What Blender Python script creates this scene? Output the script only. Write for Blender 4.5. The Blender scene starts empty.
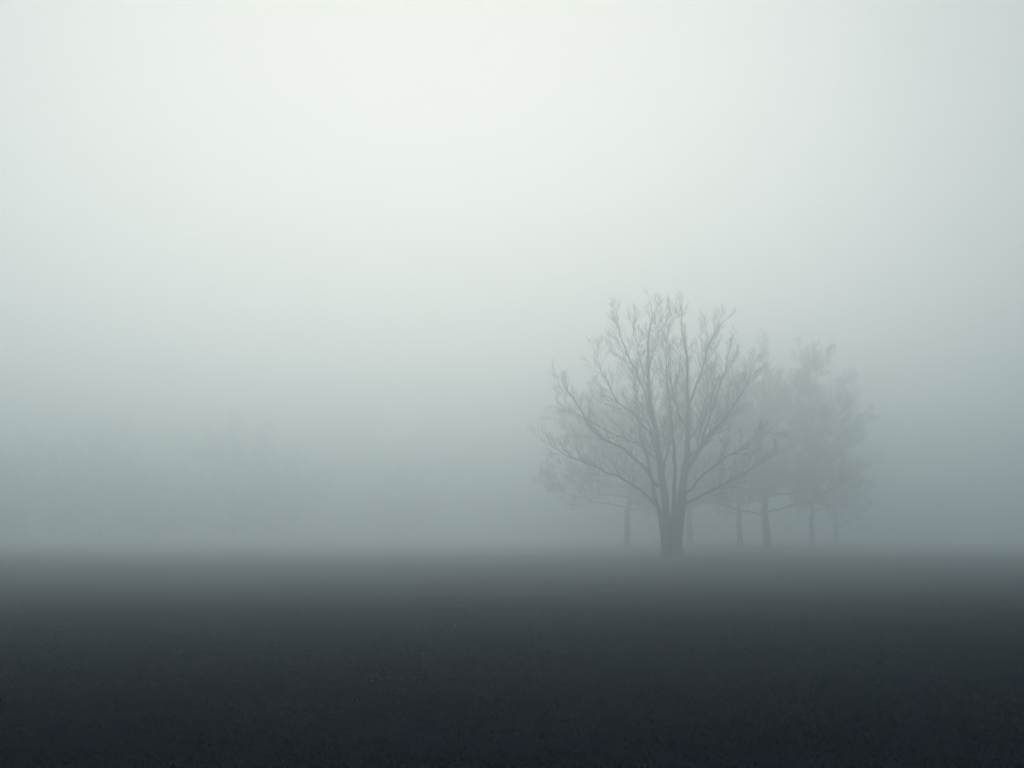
import bpy, math, random
from mathutils import Vector, Matrix, noise

S = bpy.context.scene
C = S.collection
R = math.radians

# ------------------------------------------------------------------ camera
FPX = 1422.0
CAM_Z = 0.75
HORIZON = 532.0
PITCH = math.atan((HORIZON - 384.0) / FPX)
cam_d = bpy.data.cameras.new('camera')
cam_d.sensor_width = 36.0
cam_d.lens = FPX / 1024.0 * 36.0
cam_d.clip_start = 0.1
cam_d.clip_end = 5000.0
cam = bpy.data.objects.new('camera', cam_d)
C.objects.link(cam)
cam.location = (0, 0, CAM_Z)
cam.rotation_euler = (R(90) + PITCH, 0, 0)
S.camera = cam

# ------------------------------------------------------------------ sky
SUN_EL, SUN_AZ = 12.5, -4.0            # ahead of the camera, a little to the left (degrees)
W = bpy.data.worlds.new('World')
S.world = W
W.use_nodes = True
nt = W.node_tree
nt.nodes.clear()
def N(tree, typ, **kw):
    n = tree.nodes.new(typ)
    for k, v in kw.items():
        setattr(n, k, v)
    return n
out = N(nt, 'ShaderNodeOutputWorld')
sky = N(nt, 'ShaderNodeTexSky', sky_type='NISHITA', sun_disc=False,
        sun_elevation=R(SUN_EL), sun_rotation=R(SUN_AZ), dust_density=1.0)
bg_sky = N(nt, 'ShaderNodeBackground')
bg_sky.inputs['Strength'].default_value = 0.05
nt.links.new(sky.outputs[0], bg_sky.inputs['Color'])
# closed stratus deck: brightest around the hidden sun, falling off with the angle from it
tc = N(nt, 'ShaderNodeTexCoord')
az, el = R(SUN_AZ), R(SUN_EL)
sun_vec = Vector((math.sin(az) * math.cos(el), math.cos(az) * math.cos(el), math.sin(el)))
dot = N(nt, 'ShaderNodeVectorMath', operation='DOT_PRODUCT')
dot.inputs[1].default_value = sun_vec
nt.links.new(tc.outputs['Generated'], dot.inputs[0])
mr = N(nt, 'ShaderNodeMapRange')
mr.inputs['From Min'].default_value = -0.2
mr.inputs['From Max'].default_value = 1.0
nt.links.new(dot.outputs['Value'], mr.inputs['Value'])
ramp = N(nt, 'ShaderNodeValToRGB')
cr = ramp.color_ramp
cr.interpolation = 'B_SPLINE'
cr.elements[0].position = 0.0
cr.elements[0].color = (0.08, 0.14, 0.22, 1)
cr.elements[1].position = 1.0
cr.elements[1].color = (0.57, 0.535, 0.49, 1)
e = cr.elements.new(0.50); e.color = (0.06, 0.11, 0.19, 1)
e = cr.elements.new(0.80); e.color = (0.20, 0.25, 0.285, 1)
e = cr.elements.new(0.95); e.color = (0.455, 0.46, 0.435, 1)
nt.links.new(mr.outputs[0], ramp.inputs[0])
bg_cl = N(nt, 'ShaderNodeBackground')
bg_cl.inputs['Strength'].default_value = 2.2
nt.links.new(ramp.outputs[0], bg_cl.inputs['Color'])
mix = N(nt, 'ShaderNodeMixShader')
mix.inputs[0].default_value = 0.90
nt.links.new(bg_sky.outputs[0], mix.inputs[1])
nt.links.new(bg_cl.outputs[0], mix.inputs[2])
nt.links.new(mix.outputs[0], out.inputs['Surface'])

# ------------------------------------------------------------------ sun, veiled by cloud
sun_d = bpy.data.lights.new('sun', 'SUN')
sun_d.energy = 0.95
sun_d.angle = R(50)
sun_d.color = (1.0, 0.95, 0.865)
sun = bpy.data.objects.new('sun', sun_d)
C.objects.link(sun)
sun.rotation_euler = (-sun_vec).to_track_quat('-Z', 'Y').to_euler()

# ------------------------------------------------------------------ exposure and render settings
S.view_settings.view_transform = 'Standard'
S.view_settings.look = 'None'
S.view_settings.exposure = -0.40
S.view_settings.gamma = 1.0
S.view_settings.use_curve_mapping = False
S.cycles.max_bounces = 10
S.cycles.volume_bounces = 5
S.cycles.diffuse_bounces = 2

# ------------------------------------------------------------------ helpers
def pixel_point(px, py, Y):
    """World point that stands Y metres ahead of the camera at that place of the picture."""
    x = (px - 512.0) / FPX
    y = -(py - 384.0) / FPX
    c, s = math.cos(PITCH), math.sin(PITCH)
    d = Vector((x, c - y * s, s + y * c))
    return Vector((0, 0, CAM_Z)) + d * (Y / d.y)

def smooth(a, b, t):
    t = min(1.0, max(0.0, (t - a) / (b - a)))
    return t * t * (3 - 2 * t)

def ground_z(x, y):
    z = -0.95 * (1 - math.exp(-max(0.0, y - 3.0) / 27.0))
    z += (0.10 + 0.14 * smooth(40, 110, y)) * noise.noise(Vector((x * 0.028, y * 0.028, 3.1)))
    z += 0.030 * noise.noise(Vector((x * 0.22, y * 0.22, 7.7)))
    if y < 60:
        z += 0.020 * noise.noise(Vector((x * 0.6, y * 0.75, 4.2)))
        z += 0.012 * noise.noise(Vector((x * 1.3, y * 1.3, 1.7)))
    return z

def tag(o, label=None, cat=None, group=None, kind=None):
    if label: o['label'] = label
    if cat: o['category'] = cat
    if group: o['group'] = group
    if kind: o['kind'] = kind
    return o

def link_mesh(name, verts, faces, mat, parent=None, smooth_shade=True):
    me = bpy.data.meshes.new(name)
    me.from_pydata(verts, [], faces)
    me.materials.append(mat)
    if smooth_shade:
        me.polygons.foreach_set('use_smooth', [True] * len(me.polygons))
    me.update()
    o = bpy.data.objects.new(name, me)
    C.objects.link(o)
    if parent:
        o.parent = parent
    return o

def empty(name, loc):
    o = bpy.data.objects.new(name, None)
    o.empty_display_size = 0.5
    C.objects.link(o)
    o.location = loc
    return o

# ------------------------------------------------------------------ materials
def bark_material(name, col_a, col_b, scale):
    m = bpy.data.materials.new(name)
    m.use_nodes = True
    t = m.node_tree
    b = t.nodes['Principled BSDF']
    b.inputs['Roughness'].default_value = 0.85
    b.inputs['Specular IOR Level'].default_value = 0.25
    co = N(t, 'ShaderNodeTexCoord')
    mp = N(t, 'ShaderNodeMapping')
    mp.inputs['Scale'].default_value = (scale, scale, scale * 0.22)
    t.links.new(co.outputs['Object'], mp.inputs[0])
    no = N(t, 'ShaderNodeTexNoise')
    no.inputs['Scale'].default_value = 3.0
    no.inputs['Detail'].default_value = 7.0
    t.links.new(mp.outputs[0], no.inputs[0])
    rp = N(t, 'ShaderNodeValToRGB')
    rp.color_ramp.elements[0].position = 0.35
    rp.color_ramp.elements[1].position = 0.68
    rp.color_ramp.elements[0].color = (*col_a, 1)
    rp.color_ramp.elements[1].color = (*col_b, 1)
    t.links.new(no.outputs[0], rp.inputs[0])
    t.links.new(rp.outputs[0], b.inputs['Base Color'])
    bu = N(t, 'ShaderNodeBump')
    bu.inputs['Strength'].default_value = 0.6
    bu.inputs['Distance'].default_value = 0.03
    t.links.new(no.outputs[0], bu.inputs['Height'])
    t.links.new(bu.outputs[0], b.inputs['Normal'])
    return m

M_BARK = bark_material('wet_bark', (0.018, 0.019, 0.018), (0.055, 0.056, 0.050), 4.0)
M_TWIG = bark_material('twig_bark', (0.030, 0.030, 0.028), (0.060, 0.058, 0.052), 2.0)

def ground_material():
    m = bpy.data.materials.new('damp_winter_field')
    m.use_nodes = True
    t = m.node_tree
    b = t.nodes['Principled BSDF']
    b.inputs['Roughness'].default_value = 0.95
    b.inputs['Specular IOR Level'].default_value = 0.0
    co = N(t, 'ShaderNodeTexCoord')
    def noise_tex(scale, detail, sy=1.0):
        mp = N(t, 'ShaderNodeMapping')
        mp.inputs['Scale'].default_value = (1.0, sy, 1.0)
        t.links.new(co.outputs['Object'], mp.inputs[0])
        n = N(t, 'ShaderNodeTexNoise')
        n.inputs['Scale'].default_value = scale
        n.inputs['Detail'].default_value = detail
        t.links.new(mp.outputs[0], n.inputs[0])
        return n
    big, mid, fine = noise_tex(0.09, 5, 1.6), noise_tex(1.1, 6), noise_tex(24.0, 6)
    r1 = N(t, 'ShaderNodeValToRGB')
    r1.color_ramp.elements[0].position = 0.38
    r1.color_ramp.elements[1].position = 0.64
    r1.color_ramp.elements[0].color = (0.005, 0.008, 0.014, 1)     # bare wet soil
    r1.color_ramp.elements[1].color = (0.013, 0.021, 0.034, 1)     # short dull grass
    add = N(t, 'ShaderNodeMath', operation='ADD')
    mul = N(t, 'ShaderNodeMath', operation='MULTIPLY')
    mul.inputs[1].default_value = 0.5
    t.links.new(big.outputs[0], add.inputs[0])
    t.links.new(mid.outputs[0], add.inputs[1])
    t.links.new(add.outputs[0], mul.inputs[0])
    t.links.new(mul.outputs[0], r1.inputs[0])
    t.links.new(r1.outputs[0], b.inputs['Base Color'])
    b1 = N(t, 'ShaderNodeBump')
    b1.inputs['Strength'].default_value = 0.8
    b1.inputs['Distance'].default_value = 0.08
    t.links.new(mid.outputs[0], b1.inputs['Height'])
    b2 = N(t, 'ShaderNodeBump')
    b2.inputs['Strength'].default_value = 0.9
    b2.inputs['Distance'].default_value = 0.015
    t.links.new(fine.outputs[0], b2.inputs['Height'])
    t.links.new(b1.outputs[0], b2.inputs['Normal'])
    t.links.new(b2.outputs[0], b.inputs['Normal'])
    return m

def grass_material():
    m = bpy.data.materials.new('winter_grass')
    m.use_nodes = True
    t = m.node_tree
    b = t.nodes['Principled BSDF']
    b.inputs['Roughness'].default_value = 0.8
    b.inputs['Specular IOR Level'].default_value = 0.02
    co = N(t, 'ShaderNodeTexCoord')
    n = N(t, 'ShaderNodeTexNoise')
    n.inputs['Scale'].default_value = 0.8
    n.inputs['Detail'].default_value = 4
    t.links.new(co.outputs['Object'], n.inputs[0])
    r = N(t, 'ShaderNodeValToRGB')
    r.color_ramp.elements[0].position = 0.35
    r.color_ramp.elements[1].position = 0.7
    r.color_ramp.elements[0].color = (0.014, 0.021, 0.029, 1)
    r.color_ramp.elements[1].color = (0.024, 0.031, 0.040, 1)
    t.links.new(n.outputs[0], r.inputs[0])
    t.links.new(r.outputs[0], b.inputs['Base Color'])
    tr = N(t, 'ShaderNodeBsdfTranslucent')                         # thin blades let light through
    t.links.new(r.outputs[0], tr.inputs[0])
    mx = N(t, 'ShaderNodeMixShader')
    mx.inputs[0].default_value = 0.45
    t.links.new(b.outputs[0], mx.inputs[1])
    t.links.new(tr.outputs[0], mx.inputs[2])
    t.links.new(mx.outputs[0], t.nodes['Material Output'].inputs['Surface'])
    return m

# ------------------------------------------------------------------ field
def build_field():
    def axis(lo, hi, near, grow):
        a, v, s = [0.0], 0.0, near
        while v < hi:
            v += s; s *= grow; a.append(min(v, hi))
        neg, v, s = [], 0.0, near
        while v > lo:
            v -= s; s *= grow; neg.append(max(v, lo))
        return sorted(set(neg + a))
    xs = axis(-500, 500, 0.30, 1.028)
    ys = axis(-60, 640, 0.25, 1.022)
    verts = [(x, y, ground_z(x, y)) for y in ys for x in xs]
    nx = len(xs)
    faces = [(j * nx + i, j * nx + i + 1, (j + 1) * nx + i + 1, (j + 1) * nx + i)
             for j in range(len(ys) - 1) for i in range(nx - 1)]
    o = link_mesh('ground', verts, faces, ground_material())
    tag(o, 'dark damp open field stretching away into the fog', kind='structure')

def build_grass():
    rnd = random.Random(11)
    verts, faces = [], []
    n = 0
    while n < 60000:
        # more tufts near the viewer, thinning with distance
        y = 2.2 * (50.0 / 2.2) ** rnd.random()
        x = rnd.uniform(-1, 1) * (0.46 * y + 1.5)
        dens = noise.noise(Vector((x * 0.35, y * 0.35, 5.0))) + 0.6 * noise.noise(Vector((x * 1.7, y * 1.7, 9.0)))
        if dens < rnd.uniform(-0.7, 0.25):
            continue
        n += 1
        z = ground_z(x, y) - 0.004
        k = 4 if y < 14 else 3
        size = 0.6 + 0.5 * y / 12 if y < 18 else 1.35
        for _ in range(k):
            a = rnd.uniform(0, 2 * math.pi)
            h = rnd.uniform(0.008, 0.026) * (0.8 + 0.3 * size)
            lean = rnd.uniform(0.8, 2.6) * h
            w = rnd.uniform(0.0012, 0.0025) * (1 + 1.2 * size)
            bx, by = x + rnd.gauss(0, 0.014), y + rnd.gauss(0, 0.014)
            ca, sa = math.cos(a), math.sin(a)
            i = len(verts)
            verts += [(bx - sa * w, by + ca * w, z), (bx + sa * w, by - ca * w, z),
                      (bx + ca * lean * .4 + sa * w * .7, by + sa * lean * .4 - ca * w * .7, z + h * .65),
                      (bx + ca * lean * .4 - sa * w * .7, by + sa * lean * .4 + ca * w * .7, z + h * .65),
                      (bx + ca * lean, by + sa * lean, z + h)]
            faces += [(i, i + 1, i + 2, i + 3), (i + 3, i + 2, i + 4)]
    # longer uncut grass round the foot of the trees
    for px, Y, cnt in ((672, 85, 900), (627, 150, 250), (767, 142, 300), (740, 152, 200)):
        cx = pixel_point(px, 540, Y).x
        for _ in range(cnt):
            a, q = rnd.uniform(0, 6.2832), abs(rnd.gauss(0, .75))
            x, y = cx + math.cos(a) * (q + .25), Y + math.sin(a) * (q + .25)
            z, h, w = ground_z(x, y) - .01, rnd.uniform(.08, .34), rnd.uniform(.004, .009)
            b = rnd.uniform(0, 6.2832); ca, sa = math.cos(b), math.sin(b); lean = h * rnd.uniform(.1, .8)
            i = len(verts)
            verts += [(x - sa * w, y + ca * w, z), (x + sa * w, y - ca * w, z), (x + ca * lean, y + sa * lean, z + h)]
            faces.append((i, i + 1, i + 2))
    o = link_mesh('grass', verts, faces, grass_material(), smooth_shade=False)
    tag(o, 'short sparse winter grass growing on the dark field', 'grass', kind='stuff')

# ------------------------------------------------------------------ trees
class Wood:
    """Collects tapered tubes for one mesh."""
    def __init__(self):
        self.v, self.f = [], []
    def tube(self, pts, rad, sides):
        n = len(pts)
        if n < 2:
            return
        base = len(self.v)
        t = (pts[1] - pts[0]).normalized()
        u = t.orthogonal().normalized()
        for i, p in enumerate(pts):
            if i:
                t = (pts[min(i + 1, n - 1)] - pts[i - 1]).normalized()
            u = (u - t * u.dot(t))
            u = u.normalized() if u.length > 1e-6 else t.orthogonal().normalized()
            w = t.cross(u)
            r = rad[i]
            for k in range(sides):
                a = 2 * math.pi * k / sides
                self.v.append(tuple(p + (u * math.cos(a) + w * math.sin(a)) * r))
        for i in range(n - 1):
            for k in range(sides):
                a, b = base + i * sides + k, base + i * sides + (k + 1) % sides
                self.f.append((a, b, b + sides, a + sides))
        self.f.append(tuple(base + (n - 1) * sides + k for k in range(sides)))

def spline(ctrl, step):
    """Catmull-Rom through control (Vector, radius) pairs."""
    P = [c[0] for c in ctrl]; Q = [c[1] for c in ctrl]
    P = [P[0] * 2 - P[1]] + P + [P[-1] * 2 - P[-2]]
    pts, rad = [], []
    for i in range(1, len(P) - 2):
        n = max(2, int((P[i + 1] - P[i]).length / step))
        for k in range(n):
            t = k / n
            pts.append(0.5 * ((2 * P[i]) + (P[i + 1] - P[i - 1]) * t
                       + (2 * P[i - 1] - 5 * P[i] + 4 * P[i + 1] - P[i + 2]) * t * t
                       + (3 * P[i] - P[i - 1] - 3 * P[i + 1] + P[i + 2]) * t ** 3))
            rad.append(Q[i - 1] * (1 - t) + Q[i] * t)
    pts.append(P[-2]); rad.append(Q[-1])
    return pts, rad

def jitter(pts, rad, rnd, amp):
    s = rnd.uniform(0, 90)
    o = []
    n = len(pts) - 1
    for i, p in enumerate(pts):
        k = amp * min(1.0, i / max(1, n * .25))
        o.append(p + Vector((noise.noise(p * .9 + Vector((s, 0, 0))), noise.noise(p * .9 + Vector((0, s, 0))),
                             .5 * noise.noise(p * .9 + Vector((0, 0, s))))) * k)
    return o

def grow(w, rnd, p0, d, L, r0, level, up, maxlevel, rmin, dens):
    """One crooked branch and, from it, its own side shoots."""
    n = 5 if level < 2 else (3 if level == 2 else 2)
    pts, rad = [p0.copy()], [r0]
    p, d = p0.copy(), d.normalized()
    for i in range(n):
        g = .12 if level < 2 else .035
        d = (d + Vector((rnd.gauss(0, g), rnd.gauss(0, g), rnd.gauss(0, g * .7) + up))).normalized()
        p = p + d * (L / n)
        pts.append(p.copy())
        rad.append(max(rmin * .35, r0 * (1 - .8 * (i + 1) / n)))
    w.tube(pts, rad, 5 if level < 1 else (4 if level == 1 else 3))
    if level < maxlevel:
        shoots(w, rnd, pts, rad, L, level + 1, up, maxlevel, rmin, dens)

def shoots(w, rnd, pts, rad, L, level, up, maxlevel, rmin, dens, start=0.15, count=None):
    seg = len(pts) - 1
    if count is None:
        count = max(2, int((6, 6, 5, 4, 3)[min(level, 4)] * dens * rnd.uniform(.75, 1.25)))
    for c in range(count):
        t = start + (1 - start) * ((c + rnd.random()) / count)
        t = min(.995, t)
        i = int(t * seg); q = t * seg - i
        p = pts[i].lerp(pts[i + 1], q)
        r = rad[i] * (1 - q) + rad[i + 1] * q
        tan = (pts[i + 1] - pts[i]).normalized()
        side = tan.orthogonal().normalized()
        side.rotate(Matrix.Rotation(rnd.uniform(0, 2 * math.pi), 3, tan))
        ang = R(rnd.uniform(22, 48) if level < 3 else rnd.uniform(14, 34))
        d = tan * math.cos(ang) + side * math.sin(ang)
        d.z += .16
        ln = L * (rnd.uniform(.36, .62) if level < 3 else rnd.uniform(.50, .95)) * (1.15 - .62 * t)
        grow(w, rnd, p, d, ln, max(rmin, min(r * .62, ln * .014)), level, up, maxlevel, rmin, dens)

def buttress(pts, rad, z0):
    return [r * (1 + .55 * math.exp(-max(0, p.z - z0) / .16)) for p, r in zip(pts, rad)]

def to_local(w, o):
    w.v = [(a - o.x, b - o.y, c - o.z) for a, b, c in w.v]

def main_tree():
    Y = 85.0
    rnd = random.Random(5)
    k = FPX / Y
    bx = pixel_point(672, 556, Y).x
    base = Vector((bx, Y, ground_z(bx, Y)))
    root = empty('bare_tree', base)
    tag(root, 'tall bare tree with close clustered trunks, nearest and sharpest in the fog', 'tree')
    def ctrl(seq):
        return [(pixel_point(a, b, Y + dy), r) for a, b, dy, r in seq]
    def zb(px, dy=0):
        x = pixel_point(px, 540, Y + dy).x
        return Vector((x, Y + dy, ground_z(x, Y + dy) - .25))
    # two trunks grown together at the foot, a thinner third one on the left
    stems = [
        ('trunk', [(zb(669), .30)] + ctrl([(668.5, 545, 0, .27), (667, 520, 0, .23), (664.5, 498, 0, .23), (661, 470, .1, .21), (657, 440, .2, .165),
                  (651, 408, .2, .13), (648, 372, .1, .095), (648, 340, 0, .065), (651, 320, -.1, .035), (650, 301, -.1, .010)])),
        ('trunk', [(zb(677.5), .32)] + ctrl([(677.5, 545, 0, .29), (679.5, 520, 0, .27), (681, 498, -.1, .28), (684, 478, -.2, .23), (687, 450, -.3, .165),
                  (688, 420, -.4, .125), (687, 390, -.5, .09), (686, 355, -.5, .06), (682, 328, -.4, .032), (684, 310, -.4, .010)])),
        ('trunk', [(zb(665, .5), .20)] + ctrl([(663.5, 540, .5, .15), (660, 515, .7, .14), (655, 498, .9, .12), (650, 470, 1.3, .09), (642, 440, 1.8, .06),
                  (636, 400, 2.4, .03), (632, 365, 2.8, .012)])),
    ]
    stems.append(('trunk', [(zb(673, -.3), .26)] + ctrl([(673, 545, -.3, .22), (673.5, 520, -.4, .15), (674, 498, -.6, .13), (675, 470, -.9, .11),
                  (673, 440, -1.3, .085), (670, 405, -1.6, .06), (667, 370, -1.9, .035), (666, 335, -2.0, .010)])))
    limbs = [
        # left side
        [(658, 486, 0, .19), (642, 466, -.4, .15), (622, 450, -.8, .125), (602, 438, -1.1, .10), (586, 420, -1.3, .075), (572, 398, -1.3, .05), (562, 380, -1.3, .02)],
        [(660, 508, 0, .16), (640, 490, .8, .11), (612, 474, 1.6, .085), (582, 462, 2.2, .06), (556, 450, 2.6, .035), (540, 440, 2.8, .014)],
        [(652, 418, .1, .12), (643, 390, -.3, .095), (633, 366, -.6, .07), (623, 340, -.8, .045), (615, 314, -1.0, .015)],
        [(649, 392, .1, .09), (641, 368, .6, .065), (635, 342, .8, .045), (632, 316, 1.0, .014)],
        [(655, 440, .2, .12), (636, 418, 1.4, .085), (616, 398, 2.2, .06), (602, 372, 2.8, .04), (594, 350, 3.0, .014)],
        [(659, 462, .1, .12), (640, 446, 1.2, .08), (612, 432, 2.4, .055), (580, 416, 3.4, .035), (556, 402, 3.8, .014)],
        [(648, 372, .1, .07), (655, 350, .4, .05), (660, 328, .6, .03), (662, 304, .8, .012)],
        # right side
        [(688, 466, -.2, .20), (700, 446, -.6, .155), (714, 430, -.9, .125), (730, 410, -1.1, .09), (742, 392, -1.2, .06), (752, 368, -1.3, .02)],
        [(687, 408, -.4, .12), (697, 382, -.7, .095), (706, 356, -1.0, .07), (714, 336, -1.2, .05), (725, 318, -1.3, .015)],
        [(700, 447, -.6, .12), (709, 420, -1.4, .09), (718, 394, -2.0, .065), (726, 366, -2.4, .04), (732, 345, -2.6, .014)],
        [(684, 505, -.1, .15), (704, 495, .6, .10), (728, 482, 1.3, .075), (752, 468, 1.9, .05), (776, 452, 2.4, .014)],
        [(684, 498, 0, .14), (700, 478, -1.4, .10), (722, 460, -2.4, .07), (744, 446, -3.2, .045), (766, 432, -3.8, .014)],
        [(687, 430, -.4, .12), (676, 405, -1.2, .09), (670, 372, -1.8, .06), (668, 340, -2.1, .04), (670, 312, -2.3, .014)],
        [(688, 444, -.3, .12), (698, 424, .9, .085), (706, 396, 1.9, .06), (708, 362, 2.7, .04), (706, 330, 3.1, .014)],
        # towards and away from the viewer
        [(662, 478, 0, .13), (658, 455, -1.6, .10), (650, 430, -2.9, .07), (640, 405, -3.9, .045), (632, 380, -4.5, .014)],
        [(684, 476, 0, .13), (694, 458, -1.8, .10), (700, 430, -3.1, .07), (710, 402, -4.1, .045), (716, 378, -4.6, .014)],
        [(664, 470, 0, .12), (668, 446, 1.9, .09), (672, 416, 3.4, .065), (676, 386, 4.4, .04), (680, 354, 4.9, .014)],
        [(686, 462, 0, .12), (700, 446, 2.0, .09), (720, 426, 3.4, .065), (736, 402, 4.4, .04), (744, 378, 4.9, .014)],
    ]
    crown = Wood()
    for nm, cs in stems:
        w = Wood()
        p, r = spline(cs, .35)
        p = jitter(p, r, rnd, .10)
        w.tube(p, buttress(p, r, base.z), 12)
        to_local(w, base)
        link_mesh(nm, w.v, w.f, M_BARK, root)
        L = 3.3 if cs[0][1] > .25 else 2.2
        shoots(crown, rnd, p[len(p) * 2 // 5:], r[len(r) * 2 // 5:], L, 1, 0.06, 3, .0082, 1.25, start=.05, count=26)
    for seq in limbs:
        w = Wood()
        p, r = spline(ctrl(seq), .4)
        p = jitter(p, r, rnd, .17)
        r = [q * .62 for q in r]
        p = [p[0]] + [q + Vector((rnd.gauss(0, .035), rnd.gauss(0, .035), rnd.gauss(0, .03))) for q in p[1:]]
        w.tube(p, r, 7)
        to_local(w, base)
        link_mesh('limb', w.v, w.f, M_BARK, root)
        ln = sum((p[i + 1] - p[i]).length for i in range(len(p) - 1))
        shoots(crown, rnd, p, r, min(4.2, ln * .6), 1, 0.06, 3, .0082, 1.25, start=.2, count=int(7 + ln * 1.5))
    to_local(crown, base)
    link_mesh('crown', crown.v, crown.f, M_TWIG, root)

def wild_tree(name, label, px, Y, top_py, half_w_px, trunk_px, seed, cat='tree', group=None, lean=0.0,
              fork=0.16, low=0.2, nlimb=14, dens=1.0, rmin=.014, base_py=None, offx=0.0, maxlevel=4):
    rnd = random.Random(seed)
    k = FPX / Y
    x = pixel_point(px, 540, Y).x
    base = Vector((x, Y, ground_z(x, Y)))
    H = pixel_point(px, top_py, Y).z - base.z
    RW = half_w_px / k
    tr = trunk_px / k / 2
    root = empty(name, base)
    tag(root, label, cat, group)
    w = Wood()
    cs = [(base + Vector((0, 0, -.25)), tr * 1.35), (base + Vector((0, 0, H * .05)), tr),
          (base + Vector((lean * .2 + rnd.gauss(0, .1), 0, H * fork)), tr * .86),
          (base + Vector((lean * .5 + rnd.gauss(0, .3), rnd.gauss(0, .3), H * .45)), tr * .6),
          (base + Vector((lean * .8 + rnd.gauss(0, .4) + offx * .6, rnd.gauss(0, .4), H * .75)), tr * .3),
          (base + Vector((lean + rnd.gauss(0, .5) + offx, rnd.gauss(0, .4), H * .985)), .02)]
    p, r = spline(cs, .4)
    p = jitter(p, r, rnd, .25)
    w.tube(p, buttress(p, r, base.z), 10)
    to_local(w, base)
    link_mesh('trunk', w.v, w.f, M_BARK, root)
    crown = Wood()
    n0 = int(len(p) * .4)
    shoots(crown, rnd, p[n0:], r[n0:], RW * .75, 1, .06, maxlevel, rmin, dens, start=0.0, count=8)
    az = rnd.uniform(0, 6.28)
    for i in range(nlimb):
        t = (i + .5) / nlimb
        az += 2.4 + rnd.gauss(0, .25)
        f = fork + (.62 - fork) * t ** .9
        ip = min(range(len(p)), key=lambda q: abs(p[q].z - base.z - H * f))
        s = p[ip]
        # the crown's outline: widest at about four tenths of the height
        e = low + (1 - low) * (.12 + .84 * t) + rnd.gauss(0, .03)
        e = max(e, f + .13)
        prof = math.sin(math.pi * min(1, max(0.04, (e - low * .6) / (1.04 - low * .6))) ** .8) ** .45
        rr = RW * prof * rnd.uniform(.72, .98)
        end = base + Vector((math.cos(az) * rr + lean * e + offx * e, math.sin(az) * rr, min(H * .97, H * e)))
        mid = s.lerp(end, .5) + Vector((math.cos(az) * rr * .10, math.sin(az) * rr * .10, -H * .015))
        r0 = max(.04, tr * .30 * (1 - .4 * t))
        pp, rad = spline([(s, r0), (mid, r0 * .6), (end, .018)], .5)
        pp = jitter(pp, rad, rnd, .5)
        w = Wood()
        w.tube(pp, rad, 6)
        to_local(w, base)
        link_mesh('limb', w.v, w.f, M_BARK, root)
        ln = (end - s).length
        shoots(crown, rnd, pp, rad, min(RW * .85, ln * .62), 1, .05, maxlevel, rmin, dens, start=.2, count=int(8 * dens + ln * .5))
    to_local(crown, base)
    link_mesh('crown', crown.v, crown.f, M_TWIG, root)
    return root

build_field()
build_grass()
main_tree()

G1 = 'bare trees standing behind the big one'
wild_tree('bare_tree', 'low blurred tree with a thin straight trunk behind the left side of the sharpest tree', 627, 150, 380, 98, 6, 21,
          group=G1, fork=.2, low=.08, dens=1.5, offx=-1.6, nlimb=19, rmin=.013)
wild_tree('bare_tree', 'broad dense tree with the thicker trunk just right of the sharpest tree', 767, 142, 346, 96, 8, 34,
          group=G1, fork=.15, low=.08, dens=1.55, offx=1.0, nlimb=24, rmin=.013)
wild_tree('bare_tree', 'slim trunked tree between the sharpest tree and the broad dense tree', 740, 154, 366, 84, 5.5, 47,
          group=G1, fork=.2, low=.06, dens=1.5, nlimb=19, rmin=.013)
wild_tree('bare_tree', 'faint thin trunked tree at the right end of the clump', 812, 160, 348, 66, 5, 59,
          group=G1, fork=.16, low=.05, dens=1.55, nlimb=19, rmin=.013)
wild_tree('bare_tree', 'pale blurred tree directly behind the sharpest tree, mostly hidden by its trunks', 690, 172, 372, 100, 7, 63,
          group=G1, fork=.12, low=.03, dens=1.5, nlimb=18, rmin=.012)
wild_tree('bare_tree', 'palest tree at the back right edge of the clump, its trunk lost in fog', 836, 190, 364, 56, 5, 88,
          group=G1, fork=.08, low=.0, dens=1.55, nlimb=18, rmin=.012)

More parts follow.
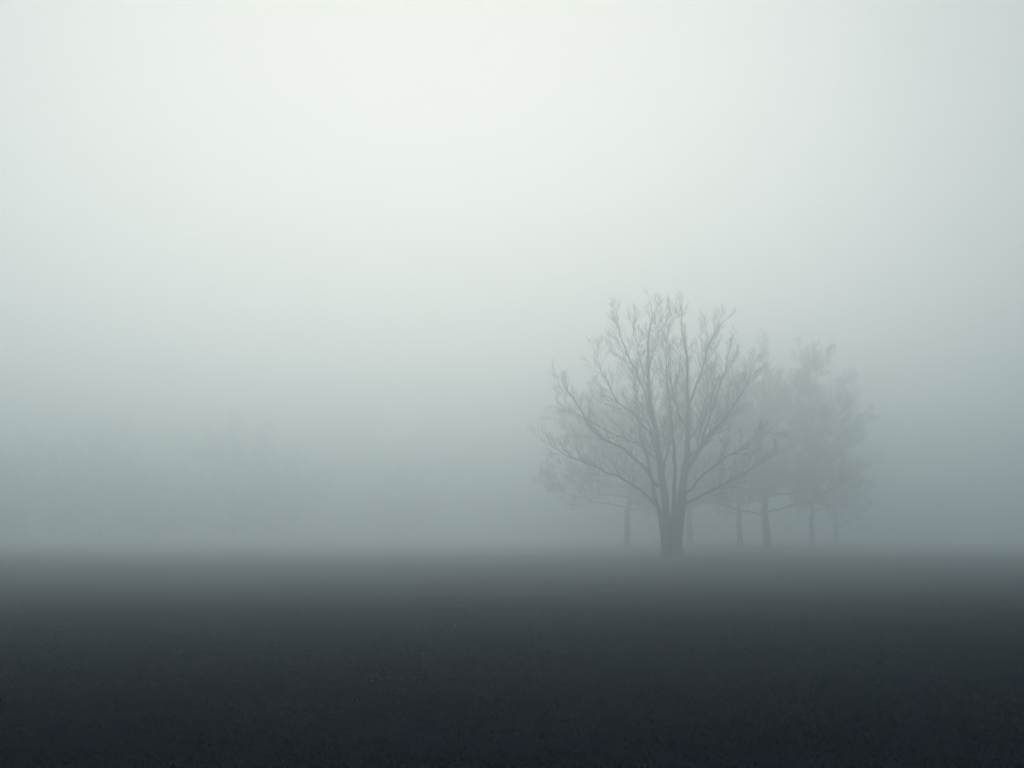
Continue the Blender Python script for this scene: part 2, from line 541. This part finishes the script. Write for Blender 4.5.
G2 = 'faint trees far off in the fog on the left'
D = dict(group=G2, rmin=.045, maxlevel=3, dens=1.5, low=.0, fork=.06, nlimb=22)
far_a = wild_tree('distant_tree', 'barely visible wide rounded tree, second from the left edge, in the fog', 100, 250, 421, 66, 5, 71, **D)
far_b = wild_tree('distant_tree', 'barely visible tall tree, the highest of the far left shapes in the fog', 232, 252, 414, 68, 5, 72, **D)
far_c = wild_tree('distant_tree', 'very faint low tree halfway between the left edge shapes and the clump', 402, 280, 464, 50, 5, 73, **D)

def plant_copy(src, label, px, Y, scale, rz):
    c = src.copy()
    C.objects.link(c)
    x = pixel_point(px, 540, Y).x
    c.location = (x, Y, ground_z(x, Y))
    c.rotation_euler = (0, 0, R(rz))
    c.scale = (scale * 1.12, scale * 1.12, scale)
    c['label'] = label
    for ch in src.children:
        d = ch.copy()
        C.objects.link(d)
        d.parent = c
plant_copy(far_b, 'barely visible tree cut off by the left edge of the picture', 24, 256, .88, 80)
plant_copy(far_c, 'faint low tree filling the dip between the two far left shapes', 158, 260, .92, 200)
plant_copy(far_a, 'faint tree on the right shoulder of the highest far left shape', 292, 264, .84, 140)

# ------------------------------------------------------------------ fog
def build_haze():
    x0, x1, y0, y1, z0, z1 = -510, 510, -70, 650, -2.2, 22.0
    v = [(x, y, z) for z in (z0, z1) for y in (y0, y1) for x in (x0, x1)]
    f = [(0, 2, 3, 1), (4, 5, 7, 6), (0, 1, 5, 4), (2, 6, 7, 3), (0, 4, 6, 2), (1, 3, 7, 5)]
    m = bpy.data.materials.new('fog')
    m.use_nodes = True
    t = m.node_tree
    t.nodes.clear()
    o = N(t, 'ShaderNodeOutputMaterial')
    p = N(t, 'ShaderNodeVolumePrincipled')
    p.inputs['Color'].default_value = (0.872, 0.950, 0.968, 1)
    p.inputs['Density'].default_value = 0.0148
    p.inputs['Anisotropy'].default_value = 0.82
    p.inputs['Density Attribute'].default_value = ''
    m.cycles.homogeneous_volume = True
    t.links.new(p.outputs[0], o.inputs['Volume'])
    h = link_mesh('haze', v, f, m, smooth_shade=False)
    tag(h, 'thick pale fog filling the air over the field', 'fog', kind='stuff')
build_haze()
